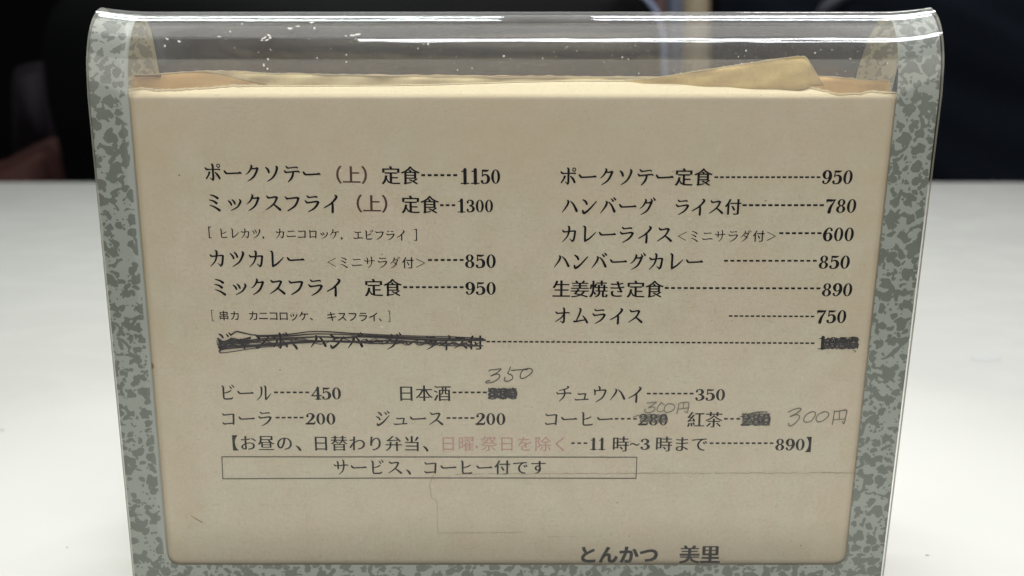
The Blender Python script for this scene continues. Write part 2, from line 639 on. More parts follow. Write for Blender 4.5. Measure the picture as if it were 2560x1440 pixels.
CARD_TOP = ragged([(318, 232), (326, 227), (345, 224), (365, 224), (385, 228), (440, 227), (520, 222), (560, 218), (640, 216),
            (760, 216), (960, 215), (1080, 213), (1300, 206), (1440, 203), (1660, 204), (1720, 210), (1900, 217), (1990, 219),
            (2013, 217), (2040, 226), (2062, 229), (2090, 239), (2150, 237), (2180, 231), (2225, 234), (2248, 235)], 7, 1.3, 600, 1900)
FOLDY = 241.0

def build_card():
    xs = sorted(set([p[0] for p in CARD_TOP]))
    verts, uvs, faces = [], [], []
    # rows below the fold lie on the card plane; u from the window's coordinates
    rows = []
    def push(v):
        verts.append(MV(v))
        uvs.append((v[0] - skew(v[2]), (Vector((0, v[1], v[2])) - Vector((0, PROF[0][0], PROF[0][1]))).dot(FDIR)))
        return len(verts) - 1
    xl, xr = xs[0], xs[-1]
    for py in (1462, 1300, 1000, 700, 450, 300, 262, 252, 246):
        row = []
        for x in xs:
            f = (x - xl) / (xr - xl)
            L, R = -119.6, 119.0
            v = on_card(1280, py)
            X = L + (R - L) * f + skew(v[2])
            row.append(push((X, v[1], v[2])))
        rows.append(row)
    topF = on_card(1280, 246)[1]
    for k in range(1, 9):
        row = []
        for x in xs:
            yt = interp(CARD_TOP, x)
            y = 246 + (yt - 246) * (k / 8.0)
            d = 246 - y
            F = topF + 0.10 * min(d, 6) + max(0, d - 5) * 0.30
            v = at_depth(x, y, F)
            f = (x - xl) / (xr - xl)
            row.append(push(v))
        rows.append(row)
    for a, b in zip(rows, rows[1:]):
        for k in range(len(xs) - 1):
            faces.append((a[k], a[k + 1], b[k + 1], b[k]))
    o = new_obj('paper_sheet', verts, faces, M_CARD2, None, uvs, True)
    md = o.modifiers.new('thickness', 'SOLIDIFY')
    md.thickness = 0.00022
    md.offset = -1
    adopt(o, card)
    # pale torn fibres along the ragged top edge
    tv, tf = [], []
    top = rows[-1]
    for k, x in enumerate(xs):
        w = 0.35 + 0.45 * RAG.random()
        if 640 < x < 1980:
            w = 0.05
        p = verts[top[k]]
        tv.append(p + Vector((0, -0.0002, 0.00015)))
        tv.append(p + Vector((0, 0.0001, 0.0003)) * 1.0 + Vector((0, 0, 0.0006 * w)))
    for k in range(len(xs) - 1):
        tf.append((2 * k, 2 * k + 2, 2 * k + 3, 2 * k + 1))
    o = new_obj('torn_edge', tv, tf, M_TORN)
    md = o.modifiers.new('thickness', 'SOLIDIFY')
    md.thickness = 0.0002
    adopt(o, card)

def mat_card_variant():
    return M_CARD
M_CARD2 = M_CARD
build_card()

# ------------------------------------------------------------------ papers folded behind the card
def paper_strip(name, top, bottom, Ftop, Fbot, mat, label, cat, n=90, amp=0.5, torn=True, extend=120.0, thick=0.00025):
    """a sheet whose visible top edge follows `top`; it goes on down inside the stand"""
    x0, x1 = top[0][0], top[-1][0]
    xs = [x0 + (x1 - x0) * k / n for k in range(n + 1)]
    verts, uvs, faces = [], [], []
    rows = []
    nr = 5
    for r in range(nr + 1):
        row = []
        for x in xs:
            yt = interp(top, x) + RAG.uniform(-amp, amp) * (1 if r == 0 else 0)
            yb = interp(bottom, x)
            y = yt + (yb - yt) * r / nr
            F = Ftop + (Fbot - Ftop) * (y - interp(top, x)) / max(1.0, 40.0)
            F += 0.35 * sin(x * 0.043 + y * 0.11) + 0.25 * sin(x * 0.019 - y * 0.21 + 1.3)
            v = at_depth(x, y, F)
            verts.append(MV(v)); uvs.append((v[0], v[2] * 1.3))
            row.append(len(verts) - 1)
        rows.append(row)
    if extend:
        row = []
        for k, x in enumerate(xs):
            p = verts[rows[-1][k]] + Vector((0, 0.0, -extend / 1000.0))
            p.y += 0.002
            verts.append(p); uvs.append((p.x * 1000, p.z * 1000))
            row.append(len(verts) - 1)
        rows.append(row)
    for a, b in zip(rows, rows[1:]):
        for k in range(n):
            faces.append((a[k], b[k], b[k + 1], a[k + 1]))
    o = new_obj(name, verts, faces, mat, None, uvs, True)
    md = o.modifiers.new('thickness', 'SOLIDIFY')
    md.thickness = thick
    md.offset = -1
    if label:
        o['label'] = label
        o['category'] = cat
    if torn:
        tv, tf = [], []
        for k in range(n + 1):
            p = verts[rows[0][k]]
            w = 0.00005 + 0.0003 * RAG.random() ** 2
            tv.append(p + Vector((0, -0.0002, -0.0001)))
            tv.append(p + Vector((0, -0.0001, w)))
        for k in range(n):
            tf.append((2 * k, 2 * k + 2, 2 * k + 3, 2 * k + 1))
        e = new_obj('torn_edge', tv, tf, M_TORN)
        md = e.modifiers.new('thickness', 'SOLIDIFY')
        md.thickness = 0.00015
        e.parent = o
    return o

# orange-brown card at the back
paper_strip('brown_card', [(331, 187), (400, 185), (460, 180), (515, 177), (600, 178), (700, 186), (2030, 195), (2045, 190), (2060, 190), (2130, 196),
                           (2142, 200), (2225, 201)],
            [(331, 262), (2225, 262)], 263.0, 262.0, M_KRAFT,
            'orange brown card standing behind the beige menu inside the stand', 'card', n=120)
# band of darker brown glue along the top left of the brown card
gl = paper_strip('glue_stain', [(336, 187.5), (402, 187.5)], [(336, 192), (402, 192)], 262.3, 262.3,
            plain('old_glue', (0.22, 0.11, 0.035), 0.5, 0.3, 0.2, 500), None, None, n=8, amp=0.2, torn=False, extend=0)
gl.parent = bpy.data.objects['brown_card']
# cream sheet with a slanting left edge
paper_strip('cream_sheet', [(512, 176), (530, 179), (560, 183), (740, 184), (1000, 190), (1300, 194), (1640, 194), (1900, 198), (1990, 206)],
            [(512, 178), (560, 190), (620, 204), (668, 214), (720, 250), (1990, 250)], 258.0, 257.0, M_CREAM,
            'cream paper sheet folded down behind the top edge of the menu', 'paper sheet', n=120, extend=0)
# tan torn tape flap at the right
paper_strip('paper_tape', [(1560, 203), (1640, 194), (1760, 175), (1900, 153), (1990, 141), (2006, 141), (2017, 146), (2026, 158),
                           (2034, 172), (2043, 188), (2052, 202), (2062, 212)],
            [(1560, 206), (1700, 222), (1900, 228), (2000, 224), (2030, 216), (2062, 213)], 253.0, 250.0, M_TAPE,
            'tan paper tape flap torn to a slant, sticking up at the right of the menu', 'paper tape', n=110, amp=1.3, extend=0)

# ------------------------------------------------------------------ glyphs
# brush skeletons on a 100 x 100 box, y down: strokes of (x, y, width)
DAKU = "72,6,4 82,20,8;86,0,4 96,13,8"
GL = {
 'ー': "5,40,5 10,47,8 16,53,7 24,54,6 78,51,6 88,49,8 95,53,4",
 'ク': "42,6,5 46,14,9 36,34,7 24,48,5 10,58,2.5;40,26,6 68,25,6 78,22,8 84,27,7;80,26,9 74,42,9 60,66,8 42,82,6 18,96,2.5",
 'ポ': "4,24,5 12,32,8 26,33,5 80,32,5 90,33,7;44,4,6 50,12,9 50,50,9 50,82,9 46,92,7;46,92,6 32,80,3;28,50,9 22,64,7 8,84,6;64,50,6 78,64,9 88,82,9;O84,12,9,4",
 'ボ': "4,24,5 12,32,8 26,33,5 80,32,5 90,33,7;44,4,6 50,12,9 50,50,9 50,82,9 46,92,7;46,92,6 32,80,3;28,50,9 22,64,7 8,84,6;64,50,6 78,64,9 88,82,9;70,6,4 78,16,8;84,0,4 93,11,8",
 'ソ': "12,18,5 24,28,9 30,44,9;74,10,5 80,18,10 76,36,9 62,62,8 44,80,6 20,94,3",
 'テ': "16,10,5 24,18,7 36,19,5 74,14,5 84,17,6;4,34,5 12,42,8 24,43,6 84,37,6 96,42,5;58,42,8 54,60,9 44,78,8 26,96,4",
 'ミ': "26,10,4 50,16,7 70,28,10;20,38,4 44,44,7 62,56,10;22,68,4 50,78,7 78,96,10",
 'ッ': "16,42,5 28,52,8 34,64,8;40,36,5 50,46,8 55,58,8;84,34,5 90,44,9 82,60,8 66,78,6 30,96,3",
 'ス': "14,12,5 22,21,8 34,22,6 66,17,7 76,22,9;74,22,9 66,40,8 48,62,7 6,90,3;52,58,5 70,70,8 92,88,10",
 'フ': "8,16,5 18,25,8 30,25,6 76,20,7 88,24,9;86,23,10 80,42,9 62,68,8 20,94,4",
 'ラ': "22,9,5 30,16,7 40,17,5 74,13,6 82,16,6;10,36,5 20,46,8 34,46,6 78,40,7 90,45,9;88,44,10 80,60,9 60,80,7 26,98,3",
 'イ': "72,4,5 82,12,10 70,30,9 46,52,7 6,74,4;52,44,7 57,54,9 57,76,10 56,98,10",
 'カ': "6,28,5 14,36,8 26,37,6 74,32,6 86,35,9;85,35,9 82,60,9 76,84,9 68,92,8;68,92,6 52,78,3;40,4,5 48,12,9 44,44,8 32,70,6 6,96,3",
 'ツ': "10,20,5 24,34,8 30,48,8;36,12,5 48,26,8 53,40,8;84,8,5 90,18,10 82,40,9 62,70,7 22,96,3",
 'レ': "18,4,5 28,12,9 28,50,9 28,86,9;28,90,9 52,78,7 74,60,6 96,38,3",
 'ハ': "36,18,5 42,26,9 32,50,8 4,86,3;54,22,4 74,42,8 94,78,11",
 'バ': "34,22,5 40,30,9 30,54,8 2,90,3;50,26,4 70,46,8 88,80,11;66,8,4 78,20,8;80,0,4 92,12,8",
 'ン': "12,14,5 28,24,9 36,38,9;12,76,8 20,90,10 50,70,8 94,24,5",
 'グ': "38,10,5 42,18,9 32,38,7 20,52,5 6,62,2.5;36,30,6 62,29,6 72,26,8 78,31,7;74,30,9 68,46,9 54,70,8 38,84,6 12,98,2.5;72,8,4 80,20,8;86,0,4 96,13,8",
 'ム': "42,4,5 50,12,9 42,40,8 24,78,6;8,86,9 24,86,7 50,80,6 84,76,5;64,50,4 80,68,8 94,92,10",
 'オ': "6,26,5 14,34,8 26,35,6 86,31,6 96,35,5;54,2,5 62,10,9 62,50,9 61,84,9 54,94,8;54,94,6 38,84,3;60,38,6 44,62,6 4,88,3",
 'ビ': "16,8,5 24,16,9 24,50,9 24,82,8;24,82,7 32,91,7 74,89,7 82,82,5;26,54,4 56,46,6 74,36,5;66,8,4 77,22,7;82,0,4 93,14,7",
 'ヒ': "16,8,5 24,16,9 24,50,9 24,82,8;24,82,7 32,91,7 74,89,7 86,86,6;26,54,4 56,46,6 76,36,5",
 'ル': "30,10,5 37,18,9 36,48,8 28,72,6 4,96,3;56,4,5 64,12,9 63,50,9 62,86,8;62,90,8 78,76,6 98,52,3",
 'コ': "12,18,5 20,27,7 32,27,6 76,23,6 86,27,8;84,26,9 82,60,9 80,86,9;10,76,5 18,85,7 40,84,6 82,80,6",
 'ジ': "22,10,5 36,18,8 43,30,8;10,38,5 26,46,8 33,58,8;14,84,7 22,94,9 56,72,8 94,32,4;66,10,4 76,22,8;82,2,4 93,14,8",
 'ュ': "26,46,4 32,52,6 68,49,6 76,53,7;74,52,7 68,84,7;8,84,4 16,88,6 50,86,5 92,83,6",
 'チ': "72,4,5 80,10,6 56,22,5 20,30,4;4,42,5 12,50,7 26,50,5 86,45,6 96,49,5;52,22,7 56,46,8 48,72,7 22,98,3",
 'ウ': "42,2,5 50,10,8 50,24,8;14,22,5 19,30,8 20,54,7;18,30,6 50,27,5 78,24,7 90,28,8;88,28,9 80,54,8 62,78,7 26,100,3",
 'サ': "4,32,5 12,39,7 26,40,5 86,35,6 96,39,5;24,12,5 31,20,8 31,60,8;62,2,5 69,10,8 69,48,8 58,78,6 34,98,3",
 'ダ': "38,8,5 44,14,8 34,34,7 6,62,3;36,28,5 62,26,6 74,28,8;72,27,9 64,48,8 48,74,7 12,98,3;34,46,4 52,56,7 62,66,7;70,6,4 79,18,7;84,0,4 94,12,7",
 'ニ': "18,20,5 26,28,7 38,28,6 74,24,6 84,28,5;4,68,5 14,78,8 30,78,6 86,73,7 97,78,5",
 'ロ': "14,16,5 21,24,8 22,88,8;20,27,6 76,24,6 86,28,8;84,26,9 80,90,8;22,80,6 80,78,6",
 'ケ': "30,4,5 37,12,8 28,34,7 4,62,3;28,36,5 58,33,5 86,28,6 96,33,5;62,34,8 60,58,8 34,98,3",
 'エ': "16,18,5 24,27,7 36,27,5 74,23,6 82,27,5;50,27,8 50,80,8;2,76,5 12,85,7 30,84,6 84,79,7 98,84,5",
 'ャ': "16,54,4 24,60,6 70,47,6 84,50,7 68,68,3;36,38,4 44,50,8 56,96,8",
 '、': "12,66,4 26,78,9 34,92,9",
 '，': "14,82,11 20,90,8 10,99,3",
 '＜': "86,18,4 22,52,4;22,50,4 84,86,4",
 '＞': "14,18,4 80,50,4;80,52,4 14,86,4",
 '[': "72,4,5 52,5,5;54,4,7 54,96,7;52,95,5 72,96,5",
 ']': "28,4,5 48,5,5;46,4,7 46,96,7;48,95,5 28,96,5",
}
# bold serif figures on a 70 x 100 box
DG = {
 '0': "E35,50,31,50,12.5,44",
 '1': "37,1,17 37,96,17;12,15,4 24,12,7 36,4,10;10,97,6 62,97,6",
 '2': "14,27,15 13,20,10 20,8,6 34,4,7 50,12,12 54,28,16 44,50,12 24,74,8 8,90,6;6,92,13 38,91,13 54,92,12 62,84,8 64,72,3",
 '3': "13,22,13 14,12,8 30,4,6 46,10,11 52,26,15 46,40,10 26,48,5;26,48,5 48,54,10 57,72,16 50,88,12 32,97,6 16,93,8 12,80,14",
 '4': "46,2,7 26,36,6 4,68,7;4,69,8 68,69,8;47,2,15 47,96,15;30,97,6 66,97,6",
 '5': "16,7,9 36,10,12 52,8,8 58,3,3;17,5,6 15,47,6;15,46,5 32,36,7 50,44,12 57,66,17 50,88,12 32,97,6 16,94,8 12,82,14",
 '6': "56,20,12 52,9,8 38,4,6 22,18,11 12,50,17 18,84,13 36,97,6 50,88,12 56,68,16 48,46,10 34,40,5 18,54,5",
 '7': "8,24,5 10,14,8;10,9,13 36,10,14 50,8,9 63,3,4;63,4,5 50,30,9 36,60,14 30,94,18",
 '8': "E35,25,26,25,9.5,19;E35,73,31,27,12,21",
 '9': "14,80,12 18,91,8 32,96,6 48,82,11 58,50,17 52,16,13 34,3,6 20,12,12 14,32,16 22,54,10 36,60,5 52,46,5",
 '~': "4,56,6 16,44,9 34,50,9 50,58,9 66,44,5",
}

def smooth_pts(pts, n=5):
    if len(pts) < 3:
        return pts
    out = []
    for i in range(len(pts) - 1):
        p0 = pts[max(0, i - 1)]; p1 = pts[i]; p2 = pts[i + 1]; p3 = pts[min(len(pts) - 1, i + 2)]
        for k in range(n):
            t = k / n
            out.append(tuple(0.5 * (2 * p1[c] + (p2[c] - p0[c]) * t + (2 * p0[c] - 5 * p1[c] + 4 * p2[c] - p3[c]) * t * t
                             + (3 * p1[c] - p0[c] - 3 * p2[c] + p3[c]) * t ** 3) for c in range(3)))
    out.append(pts[-1])
    return out

def ribbon(pts):
    """2D ribbon with rounded ends -> verts, faces"""
    vs, fs = [], []
    n = len(pts)
    for i, (x, y, w) in enumerate(pts):
        a, b = pts[max(0, i - 1)], pts[min(n - 1, i + 1)]
        dx, dy = b[0] - a[0], b[1] - a[1]
        L = sqrt(dx * dx + dy * dy) or 1
        nx, ny = -dy / L, dx / L
        w = max(w, 0.3)
        vs.append((x + nx * w / 2, y + ny * w / 2))
        vs.append((x - nx * w / 2, y - ny * w / 2))
        if i:
            k = 2 * i
            fs.append((k - 2, k - 1, k + 1, k))
    for end in (0, n - 1):
        x, y, w = pts[end]
        w = max(w, 0.3)
        a = pts[1] if end == 0 else pts[n - 2]
        ang = atan2(y - a[1], x - a[0])
        c = len(vs)
        ring = []
        for k in range(5):
            t = ang - pi / 2 + pi * k / 4
            vs.append((x + cos(t) * w / 2 * (1 if 0 < k < 4 else 1), y + sin(t) * w / 2))
            ring.append(c + k)
        fs.append(tuple(ring))
    return vs, fs

def parse(spec, wmul=1.0):
    """-> list of (verts2d, faces) layers"""
    layers = []
    for st in spec.split(';'):
        if st[0] in 'OE':
            q = [float(a) for a in st[1:].split(',')]
            if st[0] == 'O':
                cx, cy, r, w = q
                rx0 = ry0 = r + w * wmul / 2; rx1 = ry1 = r - w * wmul / 2
            else:
                cx, cy, rx0, ry0, rx1, ry1 = q
            vs, fs = [], []
            N = 28
            for k in range(N):
                a = 2 * pi * k / N
                vs.append((cx + rx0 * cos(a), cy + ry0 * sin(a)))
                vs.append((cx + rx1 * cos(a), cy + ry1 * sin(a)))
            for k in range(N):
                a, b = 2 * k, 2 * ((k + 1) % N)
                fs.append((a, b, b + 1, a + 1))
            layers.append((vs, fs))
        else:
            pts = [tuple(float(a) for a in p.split(',')) for p in st.split()]
            pts = [(x, y, w * wmul) for x, y, w in pts]
            layers.append(ribbon(smooth_pts(pts)))
    return layers

_font_cache = {}
def font_glyph(ch, ax, ay):
    """outline of a character of the built-in typeface, its strokes re-weighted: ax thickens uprights, ay level strokes"""
    key = (ch, ax, ay)
    if key in _font_cache:
        return _font_cache[key]
    c = bpy.data.curves.new('glyph', 'FONT')
    c.body = ch
    c.size = 1
    c.resolution_u = 3
    o = bpy.data.objects.new('glyph', c)
    COL.objects.link(o)
    me = bpy.data.meshes.new_from_object(o)
    bpy.data.objects.remove(o)
    bpy.data.curves.remove(c)
    bm = bmesh.new()
    bm.from_mesh(me)
    bpy.data.meshes.remove(me)
    bmesh.ops.remove_doubles(bm, verts=bm.verts, dist=1e-5)
    move = {}
    for v in bm.verts:
        nx = ny = 0.0
        for e in v.link_edges:
            if len(e.link_faces) != 1:
                continue
            f = e.link_faces[0]
            mid = (e.verts[0].co + e.verts[1].co) / 2
            d = (e.verts[1].co - e.verts[0].co).normalized()
            n = Vector((-d.y, d.x, 0))
            if n.dot(f.calc_center_median() - mid) > 0:
                n = -n
            if abs(n.x) > abs(nx): nx = n.x
            if abs(n.y) > abs(ny): ny = n.y
        move[v.index] = (nx * ax, ny * ay)
    vs = [((v.co.x + move[v.index][0]) * 100, (0.88 - v.co.y - move[v.index][1]) * 100) for v in bm.verts]
    fs = [tuple(v.index for v in f.verts) for f in bm.faces]
    bm.free()
    _font_cache[key] = (vs, fs)
    return vs, fs

class Ink:
    """collects flat print on the card plane"""
    def __init__(self):
        self.v, self.f, self.k = [], [], 0
    def layer(self, vs3, fs):
        b = len(self.v)
        self.v += vs3
        self.f += [tuple(i + b for i in f) for f in fs]
        self.k += 1
    def lift(self):
        return 0.05 + 0.0035 * (self.k % 24)
    def done(self, name, mat, label=None):
        o = new_obj(name, [MV(v) for v in self.v], self.f, mat)
        if label:
            o['label'] = label
        adopt(o, card)
        return o

def frame(xL, yL, xR, yR):
    A, B = on_card(xL, yL), on_card(xR, yR)
    e1 = (B - A)
    L = e1.length
    e1.normalize()
    e2 = FN.cross(e1)
    if e2.z > 0:
        e2 = -e2                   # e2 points down the page
    return A, e1, e2, L

def px2mm(x, y):
    a, b = on_card(x - 5, y), on_card(x + 5, y)
    return (b - a).length / 10.0

BASE_AX, BASE_AY = 0.025, 0.001
def text(s, xL, yL, xR, yR, em, mat=None, wm=1.5, ax=BASE_AX, ay=BASE_AY, gothic=False, name='printed_text', label=None, slant=0.0):
    """full-width characters evenly spaced between two photo points; (yL, yR) is the middle of the row"""
    ink = Ink()
    A, e1, e2, L = frame(xL, yL, xR, yR)
    n = len(s)
    emm = em * px2mm((xL + xR) / 2, (yL + yR) / 2)
    for i, ch in enumerate(s):
        if ch == '　':
            continue
        c = A + e1 * (L * (i + 0.5) / n)
        if ch in GL and not gothic:
            layers = parse(GL[ch], wm)
        else:
            layers = [font_glyph(ch, ax, ay)]
        for vs, fs in layers:
            out = []
            for x, y in vs:
                kx, ky = (1.0, 1.0)
                if ch in GL and not gothic and ch not in 'ー[]＜＞，、':
                    kx, ky = (0.88, 0.95)
                yy = (y - 50) / 100 * emm * ky
                xx = (x - 50) / 100 * emm * kx - yy * slant
                out.append(c + e1 * xx + e2 * yy + FN * ink.lift())
            ink.layer(out, fs)
    return ink.done(name, mat or M_INK, label)

def digits(s, xL, xR, ytop, ybot, mat=None, wm=1.34, slant=0.0, name='price', label=None, ink=None, fin=True):
    ink = ink or Ink()
    yc = (ytop + ybot) / 2
    A, e1, e2, L = frame(xL, yc, xR, yc)
    h = (ybot - ytop) * px2mm((xL + xR) / 2, yc) * 1.02
    n = len(s)
    for i, ch in enumerate(s):
        c = A + e1 * (L * (i + 0.5) / n)
        sx = (L / n) / 70.0 * 1.0
        for vs, fs in parse(DG[ch], wm):
            out = []
            for x, y in vs:
                yy = (y - 50) / 100 * h
                out.append(c + e1 * ((x - 35) * sx - yy * slant) + e2 * yy + FN * ink.lift())
            ink.layer(out, fs)
    if fin:
        return ink.done(name, mat or M_INK, label)
    return ink

def dashes(n, x0, x1, y0, y1, dl, th, mat=None):
    ink = Ink()
    for i in range(n):
        f = i / max(1, n - 1)
        xa = x0 + (x1 - dl - x0) * f
        y = y0 + (y1 - y0) * f
        q = [on_card(xa, y - th / 2, 0.05), on_card(xa + dl, y - th / 2, 0.05), on_card(xa + dl, y + th / 2, 0.05), on_card(xa, y + th / 2, 0.05)]
        ink.layer(q, [(0, 1, 2, 3)])
    return ink.done('dash_leader', mat or M_INK)

def pen(strokes, mat, name, label=None, ink=None, fin=True):
    """freehand strokes given in photo pixels (x, y, width)"""
    ink = ink or Ink()
    for st in strokes:
        vs, fs = ribbon(smooth_pts(st, 6))
        out = [on_card(x, y, 0.11 + ink.lift()) for x, y in vs]
        ink.layer(out, fs)
    if fin:
        return ink.done(name, mat, label)
    return ink

# ---- left column
text('ポークソテー', 508, 431, 804, 435, 47)
text('（上）', 809, 436, 949, 438, 47, M_MAROON, label='brownish red printed characters')
text('定食', 953, 438, 1050, 439, 49)
dashes(6, 1053, 1143, 438, 438, 10, 5.5)
digits('1150', 1149, 1252, 424, 459)
text('ミックスフライ', 512, 505, 853, 509, 47)
text('（上）', 860, 508, 1000, 510, 47, M_MAROON, label='brownish red printed characters')
text('定食', 1003, 511, 1098, 512, 48)
dashes(3, 1100, 1138, 513, 513, 9, 5)
digits('1300', 1142, 1234, 499.5, 530.5)
small = dict(wm=1.35, ax=0.014, ay=0.0)
text('[', 508, 581, 535, 581, 30, **small)
text('ヒレカツ', 546, 583, 654, 584, 27, **small)
text('，', 654, 584, 680, 584, 27, **small)
text('カニコロッケ', 687, 584, 850, 585, 27, **small)
text('，', 850, 586, 876, 586, 27, **small)
text('エビフライ', 882, 587, 1016, 588, 27, **small)
text(']', 1029, 587, 1056, 587, 30, **small)
text('カツカレー', 519, 646, 764, 649, 46)
text('＜ミニサラダ付＞', 812, 655, 1068, 657, 31, wm=1.1, ax=0.010, ay=-0.004)
dashes(6, 1070, 1159, 650, 650, 10, 5)
digits('850', 1161, 1241, 636, 670)
text('ミックスフライ', 526, 716, 860, 718, 47)
text('定食', 911, 719, 1005, 719, 48)
dashes(10, 1008, 1159, 718, 718, 10, 5)
digits('950', 1162, 1241, 705, 737)
g = dict(gothic=True, ax=0.012, ay=0.008)
text('[', 512, 789, 545, 789, 30, wm=0.8)
text('串カ', 546, 789, 601, 789, 27, **g)
text('カニコロッケ', 621, 789, 772, 790, 27, **g)
text('、', 772, 790, 800, 790, 26, **g)
text('キスフライ', 816, 791, 947, 792, 27, **g)
text('、', 945, 792, 972, 792, 26, **g)
text(']', 962, 791, 990, 791, 30, wm=0.8)
text('ジャンボ、ハンバーグ', 537, 852, 1007, 853, 46, wm=1.5)
text('ライス付', 1057, 856, 1208, 856, 40, wm=1.5)
dashes(61, 1216, 2036, 854, 858, 9, 4)

# ---- right column
text('ポークソテー定食', 1397, 441, 1782, 443, 47)
dashes(19, 1786, 2051, 443, 443, 9.5, 4.5)
digits('950', 2054, 2133, 426, 460, slant=0.05)
text('ハンバーグ', 1400, 515, 1642, 516, 46)
text('ライス付', 1684, 517, 1854, 517, 43)
dashes(13, 1856, 2060, 513, 513, 11, 5)
digits('780', 2063, 2142, 498, 532, slant=0.05)
text('カレーライス', 1400, 585, 1685, 586, 45)
text('＜ミニサラダ付＞', 1688, 590, 1945, 590, 31, wm=1.1, ax=0.010, ay=-0.004)
dashes(7, 1948, 2054, 583, 583, 10.5, 5)
digits('600', 2057, 2136, 569, 603, slant=0.03)
text('ハンバーグカレー', 1380, 653, 1760, 654, 45)
dashes(15, 1810, 2042, 652, 652, 10, 4.5)
digits('850', 2046, 2126, 639, 672, slant=0.04)
text('生姜焼き定食', 1380, 722, 1659, 723, 47)
dashes(25, 1662, 2051, 720, 721, 10, 4.8)
digits('890', 2054, 2132, 708, 741, slant=0.04)
text('オムライス', 1383, 789, 1611, 790, 43)
dashes(16, 1822, 2036, 790, 791, 9, 3.8)
digits('750', 2040, 2117, 775, 808, slant=0.04)
digits('1050', 2043, 2146, 842, 873, M_INK2)

# ---- drinks and lunch box
k2 = dict(mat=M_INK2, wm=1.4, ax=0.018, ay=-0.004)
text('ビール', 546, 981, 682, 983, 43, **k2)
dashes(6, 685, 773, 981, 981, 10, 4.5, M_INK2)
digits('450', 778, 854, 968, 999, M_INK2)
text('日本酒', 993, 983, 1128, 983, 45, **k2)
dashes(6, 1131, 1217, 981, 981, 10, 4.5, M_INK2)
digits('380', 1220, 1295, 969, 999, M_INK2)
text('チュウハイ', 1387, 984, 1611, 986, 44, **k2)
dashes(8, 1617, 1734, 984, 984, 10, 4.3, M_INK2)
digits('350', 1737, 1814, 972, 1002, M_INK2)
text('コーラ', 549, 1046, 685, 1046, 43, **k2)
dashes(5, 689, 759, 1044, 1044, 10, 4.3, M_INK2)
digits('200', 764, 840, 1032, 1062, M_INK2)
text('ジュース', 934, 1046, 1112, 1046, 43, **k2)
dashes(5, 1116, 1186, 1045, 1045, 10, 4.3, M_INK2)
digits('200', 1189, 1265, 1032, 1063, M_INK2)
text('コーヒー', 1356, 1047, 1535, 1047, 42, **k2)
dashes(4, 1537, 1592, 1047, 1047, 9, 4.3, M_INK2)
digits('280', 1596, 1671, 1034, 1064, M_INK2)
text('紅茶', 1717, 1049, 1807, 1049, 45, **k2)
dashes(3, 1810, 1850, 1047, 1047, 9, 4.3, M_INK2)
digits('280', 1853, 1928, 1034, 1065, M_INK2)
text('【お昼の、日替わり弁当、', 552, 1107, 1098, 1109, 44, **k2)
text('日曜', 1098, 1109, 1188, 1109, 43, M_PINK, label='faded pink printed characters', ax=0.006, ay=-0.004)
text('，', 1186, 1106, 1218, 1106, 32, M_PINK, label='faded pink printed comma')
text('祭日を除く', 1200, 1109, 1424, 1110, 43, M_PINK, label='faded pink printed characters', ax=0.006, ay=-0.004)
dashes(3, 1428, 1468, 1108, 1108, 9, 4.3, M_INK2)
digits('11', 1473, 1515, 1096, 1125, M_INK2, name='printed_text')
text('時', 1529, 1110, 1574, 1110, 44, **k2)
digits('~3', 1574, 1626, 1096, 1125, M_INK2, name='printed_text')
text('時まで', 1637, 1110, 1771, 1110, 44, **k2)
dashes(11, 1774, 1934, 1108, 1108, 9.5, 4.3, M_INK2)
digits('890', 1937, 2013, 1096, 1127, M_INK2)
text('】', 2012, 1111, 2057, 1111, 44, **k2)
text('サービス、コーヒー付です', 830, 1168, 1368, 1168, 42, **k2)
text('とんかつ', 1444, 1386, 1648, 1387, 50, M_BOLD, ax=0.044, ay=0.036, gothic=True, label='bold grey printed shop line')
text('美里', 1698, 1386, 1801, 1386, 52, M_BOLD, ax=0.036, ay=0.020, gothic=True, label='bold grey printed shop line')

def px_line(pts, w):
    return [(x, y, w) for x, y in pts]
pen([px_line([(554.5, 1142), (1592.5, 1143)], 1.9), px_line([(1592.5, 1143), (1590, 1196)], 1.9),
     px_line([(1590, 1196), (1080, 1195), (557, 1197)], 1.9), px_line([(557, 1197), (554.5, 1142)], 1.9)], M_INK2, 'ruled_box')

# ---- crossings-out and pencilled prices
R5 = random.Random(5)
def jit(pts, w, a=1.2):
    w *= 0.82
    return [(x + R5.uniform(-a, a), y + R5.uniform(-a, a), w * R5.uniform(0.75, 1.25)) for x, y in pts]
sc = []
sc.append(jit([(577, 838), (590, 829), (607, 832), (645, 838), (720, 836), (790, 829), (880, 833), (960, 837), (1060, 841), (1120, 842), (1208, 846)], 3.4, .5))
sc.append(jit([(640, 841), (720, 839), (790, 834), (880, 838), (960, 841), (1060, 844), (1212, 849)], 4, 1))
sc.append(jit([(548, 855), (600, 853), (660, 846), (740, 845), (800, 843), (860, 845), (900, 841), (1000, 846), (1100, 850), (1212, 851)], 5, 1))
sc.append(jit([(545, 861), (600, 857), (690, 850), (780, 852), (880, 855), (960, 851), (1040, 856), (1140, 860), (1208, 864)], 4.5, 1))
sc.append(jit([(542, 850), (548, 866), (575, 860), (640, 856), (740, 857), (830, 853), (900, 853), (1000, 852), (1100, 862), (1200, 866)], 2.6, 1))
sc.append(jit([(560, 866), (640, 862), (730, 855), (860, 852), (930, 858), (1010, 856)], 4, 1))
sc.append([(800, 853, 3), (690, 862, 3), (610, 868, 3.5), (562, 872, 4.5), (549, 877, 5), (553, 882, 2.5), (575, 880, 2), (640, 870, 2), (720, 862, 2)])
for k in range(7):
    y = 847 + k * 2.8
    sc.append(jit([(544 + k, y), (560, y + 6), (580, y - 1), (600, y + 2), (625, y - 3)], 3.5, 1.5))
